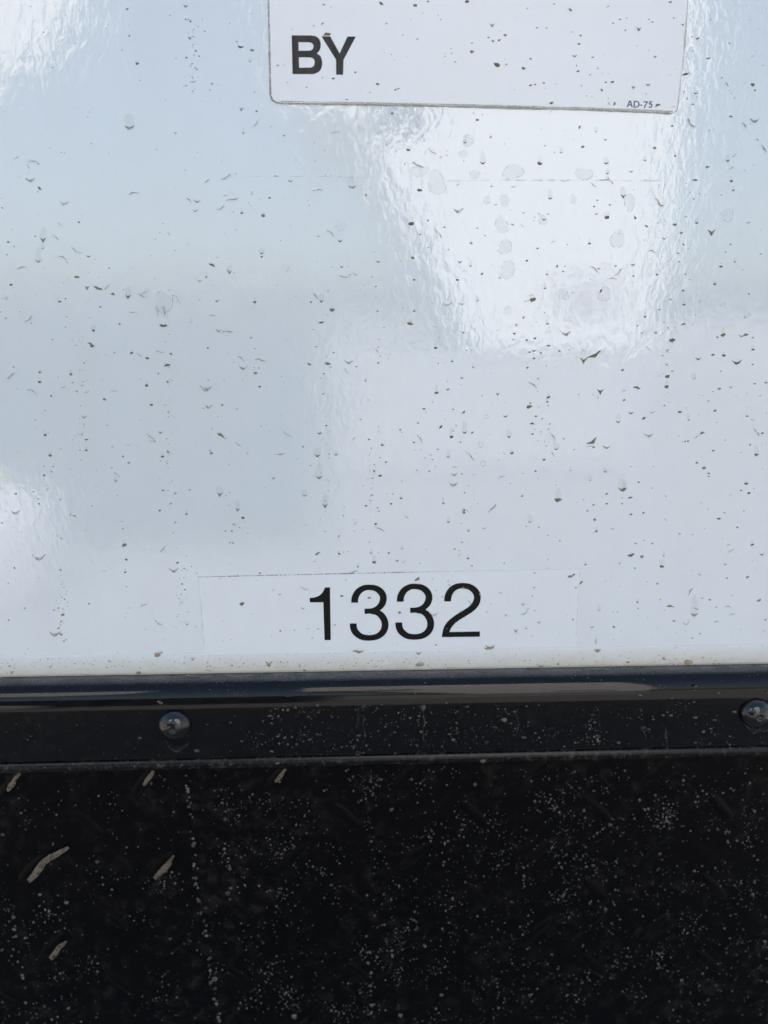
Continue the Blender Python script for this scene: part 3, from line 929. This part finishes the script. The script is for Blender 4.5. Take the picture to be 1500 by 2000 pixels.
# hundreds of fainter specks between them
rr_ = random.Random(11)
def dens(x, y):
    return 0.35+0.5*(x/1500)+(0.25 if y > 500 else 0)
k = 0
chains = [(160, 640, 900), (640, 560, 1000), (330, 560, 1000), (122, 1120, 1255), (728, 880, 1010), (1050, 600, 900), (1305, 640, 800), (375, 20, 180), (355, 1100, 1230)]
while k < 1150:
    if rr_.random() < 0.22:
        c = rr_.choice(chains)
        x = c[0]+rr_.gauss(0, 6); y = rr_.uniform(c[1], c[2])
    else:
        x, y = rr_.uniform(-40, 1540), rr_.uniform(-40, 1268)
        if rr_.random() > dens(x, y):
            continue
    k += 1
    s = min(4.2, rr_.lognormvariate(0.25, 0.42))
    t = rr_.choice('dddddddddcss')
    fl = rr_.choice(['', 'm', 'm', 'f', 'f', 'f'])
    if t != 'd':
        s *= 2.0; fl = 'f' if rr_.random() < 0.75 else 'm'
    ang = rr_.choice([rr_.uniform(-45, 10), rr_.uniform(0, 50)])
    par, off = surface_of(x, y)
    rest.setdefault((par.name, fl), []).append(spot_geom(x, y, t, s, ang, off, fl))
# scribbly hairline traces
for k in range(110):
    x, y = rr_.uniform(0, 1500), rr_.uniform(180, 1240)
    s = rr_.uniform(7, 22)
    par, off = surface_of(x, y)
    rest.setdefault((par.name, 'f'), []).append(spot_geom(x, y, rr_.choice('sssssc'), s, rr_.uniform(-60, 60), off, 'f'))
# grime specks on the trim strip
for k in range(420):
    x, y = rr_.uniform(-40, 1540), 1306-abs(rr_.gauss(0, 13))
    if y < 1272-(x-750)*0.0:
        continue
    s = min(3.5, rr_.lognormvariate(0.2, 0.4))
    rest.setdefault((trailer.name, rr_.choice('mtf')), []).append(spot_geom(x, y, 'd', s, 0, 0.00042, 'm'))
OB = {trailer.name: trailer, st.name: st, lab.name: lab}
for (pn, fl), lst in rest.items():
    V, F = merge(lst)
    mesh('mud_speckle', V, F, MATS[fl], OB[pn], kind='stuff')

# dried water marks in the bright area and elsewhere
marks = [(853, 357, 19, 27), (1206, 467, 14, 20), (987, 482, 14, 16), (980, 440, 14, 19), (1120, 389, 6, 12), (985, 391, 10, 12), (952, 391, 7, 8), (927, 341, 13, 8),
         (992, 527, 16, 18), (992, 607, 9, 9), (1100, 575, 12, 12), (1002, 336, 24, 15), (1230, 395, 10, 22), (915, 275, 12, 12), (1140, 340, 18, 14), (1060, 430, 9, 11),
         (1180, 575, 14, 16), (820, 335, 24, 10), (320, 590, 17, 26), (665, 440, 10, 14), (1420, 420, 12, 16), (905, 300, 9, 8)]
for (x, y, a_, b_) in marks:
    n_ = 20
    ph = random.uniform(0, 6)
    ring = []
    for k in range(n_):
        t = 2*math.pi*k/n_
        q = 1+0.12*math.sin(2*t+ph)+0.08*math.sin(3*t+2*ph)
        ring.append((0.88*a_*q*math.cos(t), 0.88*b_*q*math.sin(t)))
    V = [P(x+dx, y+dy, 0.00003) for dx, dy in ring]+[P(x, y, 0.00004)]
    F = [(k, (k+1) % n_, n_) for k in range(n_)]
    wm = mesh('water_mark', V, F, M_water, trailer)
    V = []
    for dx, dy in ring:
        V += [P(x+dx*0.97, y+dy*0.97, 0.00005), P(x+dx, y+dy, 0.00008), P(x+dx*1.0+(.8 if dx > 0 else -.8), y+dy+(.8 if dy > 0 else -.8), 0.00005)]
    F = []
    for k in range(n_):
        j = (k+1) % n_
        if random.random() < 0.72:
            F += [(k*3, k*3+1, j*3+1, j*3), (k*3+1, k*3+2, j*3+2, j*3+1)]
    mesh('mark_rim', V, F, M_ring, wm)

# ------------------------------------------------------------------ splash crust on rail and tread plate
def caps(items, name, m_, parent):
    seg = 7
    V, F = [], []
    for (px, py, off, r, el) in items:
        c = P(px, py, off)
        n0 = len(V)
        jit = [rr_.uniform(0.8, 1.2) for _ in range(seg)]
        for (q, hh) in ((1.0, 0.0), (0.75, 0.55), (0.35, 0.85)):
            for s in range(seg):
                a = 2*math.pi*s/seg
                V.append((c.x+r*q*jit[s]*math.cos(a), c.y-hh*r*0.75, c.z+r*el*q*jit[s]*math.sin(a)))
        V.append((c.x, c.y-r*0.7, c.z))
        for k2 in range(2):
            for s in range(seg):
                a = n0+k2*seg+s; b2 = n0+k2*seg+(s+1) % seg
                F.append((a, b2, b2+seg, a+seg))
        for s in range(seg):
            F.append((n0+2*seg+s, n0+2*seg+(s+1) % seg, n0+3*seg))
    return mesh(name, V, F, m_, parent, smooth=True, kind='stuff')

items = []
# clusters: a few hundred centres, each with its own tight flock
for k in range(700):
    cx, cy = rr_.uniform(-60, 1560), rr_.uniform(1500, 2050)
    if cx < 700 and rr_.random() < 0.35:
        continue
    if cy < 1700 and cx < 420 and rr_.random() < 0.5:
        continue
    for q in range(int(rr_.expovariate(1/8))+1):
        r = 0.00022*rr_.lognormvariate(0, 0.45)*1.7
        items.append((cx+rr_.gauss(0, 17), cy+rr_.gauss(0, 13), -0.003, min(r, 0.0009), rr_.uniform(0.9, 1.3)))
for k in range(900):
    items.append((rr_.uniform(-60, 1560), rr_.uniform(1497, 2050), -0.003, 0.00030*rr_.lognormvariate(0, 0.45), rr_.uniform(0.9, 1.4)))
for (xa, ya, xb, yb, n_) in [(362, 1498, 385, 1730, 26), (385, 1730, 428, 2000, 24), (722, 1880, 728, 2000, 12), (22, 1790, 60, 1990, 12), (430, 1540, 450, 1760, 10), (415, 1860, 428, 2000, 12)]:
    for k in range(n_):
        t = rr_.random()
        items.append((xa+(xb-xa)*t+rr_.gauss(0, 2.5), ya+(yb-ya)*t, -0.003, rr_.uniform(0.0005, 0.0014), rr_.uniform(0.9, 1.3)))
for (x, y, r) in [(765, 1581, 6), (830, 1587, 4), (928, 1532, 5), (1192, 1611, 6), (1288, 1667, 6), (1158, 1690, 5), (1302, 1604, 5), (1183, 1776, 5), (1110, 1922, 5), (862, 1943, 6),
                  (5, 1630, 6), (27, 1815, 5), (130, 1763, 6), (190, 1683, 6), (78, 1747, 5), (575, 1985, 9), (440, 1600, 6), (445, 1744, 7), (545, 1526, 5), (782, 1983, 7), (1470, 1747, 6)]:
    items.append((x, y, -0.003, r*0.00025, 0.95))
items = [q for q in items if q[1] > 1499-(q[0]-750)*0.02]
caps(items, 'splash_crust', M_drop, plate)

items = []
rcl = [(rr_.uniform(480, 1540), rr_.uniform(1385, 1465)) for _ in range(46)]
for k in range(620):
    cx, cy = rr_.choice(rcl)
    y = cy+rr_.gauss(0, 10)
    if 1376-(cx-750)*0.012 < y < 1470-(cx-750)*0.016:
        items.append((cx+rr_.gauss(0, 16), y, OFF, 0.00028*rr_.lognormvariate(0.1, 0.55), rr_.uniform(0.5, 1.2)))
for k in range(560):
    x = rr_.uniform(-60, 1560)
    if x < 500 and rr_.random() < 0.5:
        continue
    y = 1372+110*rr_.random()**0.8-(x-750)*0.012
    items.append((x, min(y, 1472-(x-750)*0.016), OFF, 0.00022*rr_.lognormvariate(0.1, 0.45), rr_.uniform(0.5, 1.2)))
for (x, y, r) in [(385, 1466, 8), (274, 1441, 4), (450, 1411, 4), (543, 1438, 5), (450, 1467, 3), (530, 1467, 5), (1256, 1421, 8), (1267, 1424, 4), (1295, 1397, 5), (1358, 1401, 7), (1396, 1406, 6),
                  (1358, 1450, 6), (1388, 1423, 5), (1435, 1390, 6), (1312, 1363, 5), (1359, 1340, 6), (1355, 1371, 4), (1250, 1357, 6), (1023, 1440, 7), (950, 1449, 7), (771, 1430, 4), (1276, 1405, 4), (1426, 1438, 4),
                  (528, 1398, 5), (701, 1436, 6), (723, 1378, 4), (405, 1415, 3), (310, 1370, 5), (314, 1373, 6), (1500, 1352, 6), (878, 1434, 5)]:
    items.append((x, y, OFF, r*0.00023, 0.5))
caps(items, 'rail_splash', M_drop, rail)
# specks along the lip (tan stones and crust caught there)
items = []
for (x, y, r) in [(355, 1494, 4), (542, 1490, 6), (943, 1486, 8), (262, 1496, 3), (88, 1499, 3), (700, 1473, 4), (1302, 1478, 3)]:
    items.append((x, y, 0.0065, r*0.00024, 0.7))
caps(items, 'lip_crust', M_glint_crust, rail)
M_smudge_glint, nt, b = mat('smudge_and_rivet_glint', (0.20, 0.195, 0.19), 0.6)  # dried marks, plus the painted rivet reflections
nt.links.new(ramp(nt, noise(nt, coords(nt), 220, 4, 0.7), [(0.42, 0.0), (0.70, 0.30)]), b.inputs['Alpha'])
marks_ = []
for (x, y, q) in [(469, 1343, 14), (795, 1446, 9), (1078, 1430, 7), (1175, 1428, 7), (1163, 1396, 8), (277, 1441, 8), (852, 1413, 6), (757, 1448, 7), (1104, 1448, 5), (635, 1450, 8), (563, 1368, 7), (920, 1385, 6)]:
    marks_.append(spot_geom(x, y, 'o', q, 0, OFF+0.0001 if y > 1380 else OFF*0.93, ''))
for (x, y0, y1, q) in [(698, 1378, 1462, 2.2), (711, 1385, 1440, 1.4), (828, 1380, 1455, 1.2), (1302, 1400, 1466, 1.5), (1010, 1385, 1450, 1.1)]:
    n0 = 9
    marks_.append(streak_px([(x+1.8*math.sin(k*0.8+x)+rr_.uniform(-1.6, 1.6), y0+(y1-y0)*k/n0) for k in range(n0+1)], [q*rr_.uniform(0.6, 1.4) for _ in range(n0+1)], OFF+0.00008, 0.00005))
for (x, y, q) in [(347, 1455, 44), (1476, 1419, 40)]:  # crescents paint each rivet's reflection on the rail below it
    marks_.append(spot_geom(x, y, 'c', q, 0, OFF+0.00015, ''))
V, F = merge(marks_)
mesh('smudge_and_rivet_glint', V, F, M_smudge_glint, rail, kind='stuff')
# dust puffs and rings on the shoulder of the rail
def shoulder_off(py):
    t = min(1.0, max(0.0, (py-1312)/54.0))
    return OFF*math.sin(t*math.pi/2)
items = []
for k in range(420):
    x = rr_.uniform(-60, 1560)
    t = rr_.random()
    y = 1314+40*t
    # follow the rounded shoulder: search the surface point on the sight line
    best = None
    for q in range(3, 14):
        a = R(90*q/14)
        yy = -(0.001-(OFF+0.001)*math.sin(a)); zz = z_sh+(zt-z_sh)*math.cos(a)
        pz = P(x, y, yy).z
        d = abs(pz-zz)
        if best is None or d < best[0]:
            best = (d, yy)
    items.append((x, y, best[1]-0.00005, 0.00016*rr_.lognormvariate(0.1, 0.5), rr_.uniform(0.6, 1.0)))
caps(items, 'shoulder_dust', M_drop, rail)

# ------------------------------------------------------------------ unseen stand-ins added to shape the reflections in the paint
# made-up luton-nosed white body, added unseen for the bright reflected patch
cp = empty('camper_standin', (1.1, -5.0, 0.0), category='camper_standin', label='unseen white motorhome body with overhanging nose, added for the bright reflection in the wall panel')
M_cw, _, _ = mat('standin_white', (0.82, 0.82, 0.80), 0.4)
M_dk, _, _ = mat('standin_dark_glass', (0.03, 0.035, 0.045), 0.08)
M_standin_tire, _, _ = mat('standin_tyre_rubber', (0.02, 0.02, 0.02), 0.8)
prof = [(0.75, 0.80), (1.80, 0.80), (1.88, 1.3), (1.92, 3.2), (1.86, 3.45), (-0.25, 3.45), (-0.33, 3.35), (-0.33, 2.16), (0.0, 2.10), (0.22, 1.75), (0.45, 1.35)]
V = [(x, -4.0, z) for x, z in prof]+[(x, -6.1, z) for x, z in prof]
n_ = len(prof)
F = [tuple(range(n_)), tuple(reversed(range(n_, 2*n_)))]+[(i, i+n_, (i+1) % n_+n_, (i+1) % n_) for i in range(n_)]
mesh('standin_body', V, F, M_cw, cp)
v_, f_ = box(0.1, 0.42, -3.998, -3.985, 1.98, 2.2, 0.005)
mesh('standin_window', v_, f_, M_dk, cp)
v_, f_ = box(1.25, 1.62, -3.998, -3.985, 1.0, 1.22, 0.01)
mesh('standin_window', v_, f_, mat('standin_curtained_glass', (0.45, 0.40, 0.40), 0.2)[0], cp)
v_, f_ = box(-0.3, 1.8, -5.95, -4.03, 0.03, 0.795, 0.02)
mesh('standin_skirt', v_, f_, mat('standin_beige', (0.38, 0.38, 0.38), 0.7)[0], cp)
def wheel(x, y, r, wd, parent):
    V, F = [], []
    s_ = 20
    pr = [(0.55*r, 0), (0.62*r, -0.02), (0.95*r, -0.02), (r, 0.0), (r, wd), (0.6*r, wd+0.01)]
    for a in range(s_):
        t = 2*math.pi*a/s_
        for (q, yy) in pr:
            V.append((x+q*math.cos(t), y-yy, r+q*math.sin(t)))
    m2 = len(pr)
    for a in range(s_):
        b2 = (a+1) % s_
        for k2 in range(m2-1):
            F.append((a*m2+k2, a*m2+k2+1, b2*m2+k2+1, b2*m2+k2))
    F.append(tuple(a*m2 for a in range(s_)))
    return mesh('wheel', V, F, M_standin_tire, parent)
# made-up juniper row, top at eye level, added unseen for the dim reflection
hg = empty('hedge_standin', (-1.1, -2.8, 0.0), category='hedge_standin', label='unseen clipped blue-grey juniper row, added to mirror as a dim soft block in the wall')
M_leaf, nt, b = mat('standin_needles', (0.07, 0.095, 0.11), 0.6)
nt.links.new(ramp(nt, noise(nt, coords(nt), 6, 3), [(0.35, (0.05, 0.07, 0.085)), (0.7, (0.10, 0.13, 0.15))]), b.inputs['Base Color'])
hr = np.random.default_rng(5)
n_ = 26000
hx = hr.uniform(-2.25, -0.02, n_); hy = hr.uniform(-3.3, -2.4, n_); hz = hr.uniform(0.06, 1.02, n_)
edge = np.clip((-0.03-hx)/0.22, 0, 1)*np.clip((hz-0.05)/0.30, 0.12, 1)*np.clip((1.05-hz)/0.07, 0.25, 1)
keep = hr.random(n_) < edge
hx, hy, hz = hx[keep], hy[keep], hz[keep]
m_ = len(hx)
c_ = np.stack([hx, hy, hz], 1)
u_ = hr.normal(size=(m_, 3)); u_ /= np.linalg.norm(u_, axis=1)[:, None]
w_ = np.cross(u_, hr.normal(size=(m_, 3))); w_ /= np.linalg.norm(w_, axis=1)[:, None]
L_ = hr.uniform(0.018, 0.034, m_)[:, None]
vv = np.concatenate([c_-u_*L_, c_+w_*L_*0.45, c_+u_*L_, c_-w_*L_*0.45], 1).reshape(-1, 3)
me = bpy.data.meshes.new('foliage')
me.from_pydata(vv.tolist(), [], np.arange(m_*4).reshape(-1, 4).tolist())
me.materials.append(M_leaf)
o = bpy.data.objects.new('foliage', me)
link(o, hg, kind='stuff')
M_stem, _, _ = mat('juniper_bark', (0.12, 0.09, 0.06), 0.9)
for x in (-1.9, -1.5, -1.1, -0.7, -0.35):
    v_, f_ = box(x-0.02, x+0.02, -2.87, -2.83, 0.0, 0.7, 0.006)
    mesh('standin_stem', v_, f_, M_stem, hg)

# made-up grey bottle in the sun, added out of view for a pale reflected blob
gb = empty('bottle_standin', (-1.22, -2.05, 0.0), category='bottle stand-in', label='unseen worn pale grey gas bottle, added to mirror as a pale blob at the lower left')
V, F = [], []
pr = [(0.0, 0.0), (0.15, 0.0), (0.18, 0.04), (0.18, 0.30), (0.16, 0.37), (0.09, 0.42), (0.0, 0.43)]
for (q, z) in pr:
    for k in range(24):
        t = 2*math.pi*k/24
        V.append((-1.22+q*math.cos(t), -2.05+q*math.sin(t), z))
for k2 in range(len(pr)-1):
    for k in range(24):
        F.append((k2*24+k, k2*24+(k+1) % 24, (k2+1)*24+(k+1) % 24, (k2+1)*24+k))
mesh('standin_tank', V, F, mat('standin_grey_paint', (0.45, 0.43, 0.45), 0.5)[0], gb, smooth=True)
v_, f_ = box(-1.25, -1.19, -2.08, -2.02, 0.425, 0.50, 0.01)
mesh('standin_valve', v_, f_, mat('standin_brass', (0.4, 0.3, 0.1), 0.4)[0], gb)
# made-up white board on a post, added unseen for the bright upper-left reflection
sg = empty('board_standin', (-1.9, -4.6, 0.0), category='sign stand-in', label='unseen blank white board on a post, added to mirror at the upper left corner of the wall')
prof = [(-3.2, 2.25), (-2.1, 2.36), (-1.78, 2.5), (-1.58, 2.78), (-1.52, 3.6), (-3.2, 3.6)]
V = [(x, -4.5, z) for x, z in prof]+[(x, -4.54, z) for x, z in prof]
n_ = len(prof)
F = [tuple(range(n_)), tuple(reversed(range(n_, 2*n_)))]+[(i, i+n_, (i+1) % n_+n_, (i+1) % n_) for i in range(n_)]
mesh('standin_board', V, F, M_cw, sg)
v_, f_ = box(-2.55, -2.45, -4.65, -4.545, 0.0, 3.5, 0.01)
mesh('standin_post', v_, f_, mat('standin_grey', (0.3, 0.3, 0.3), 0.6)[0], sg)
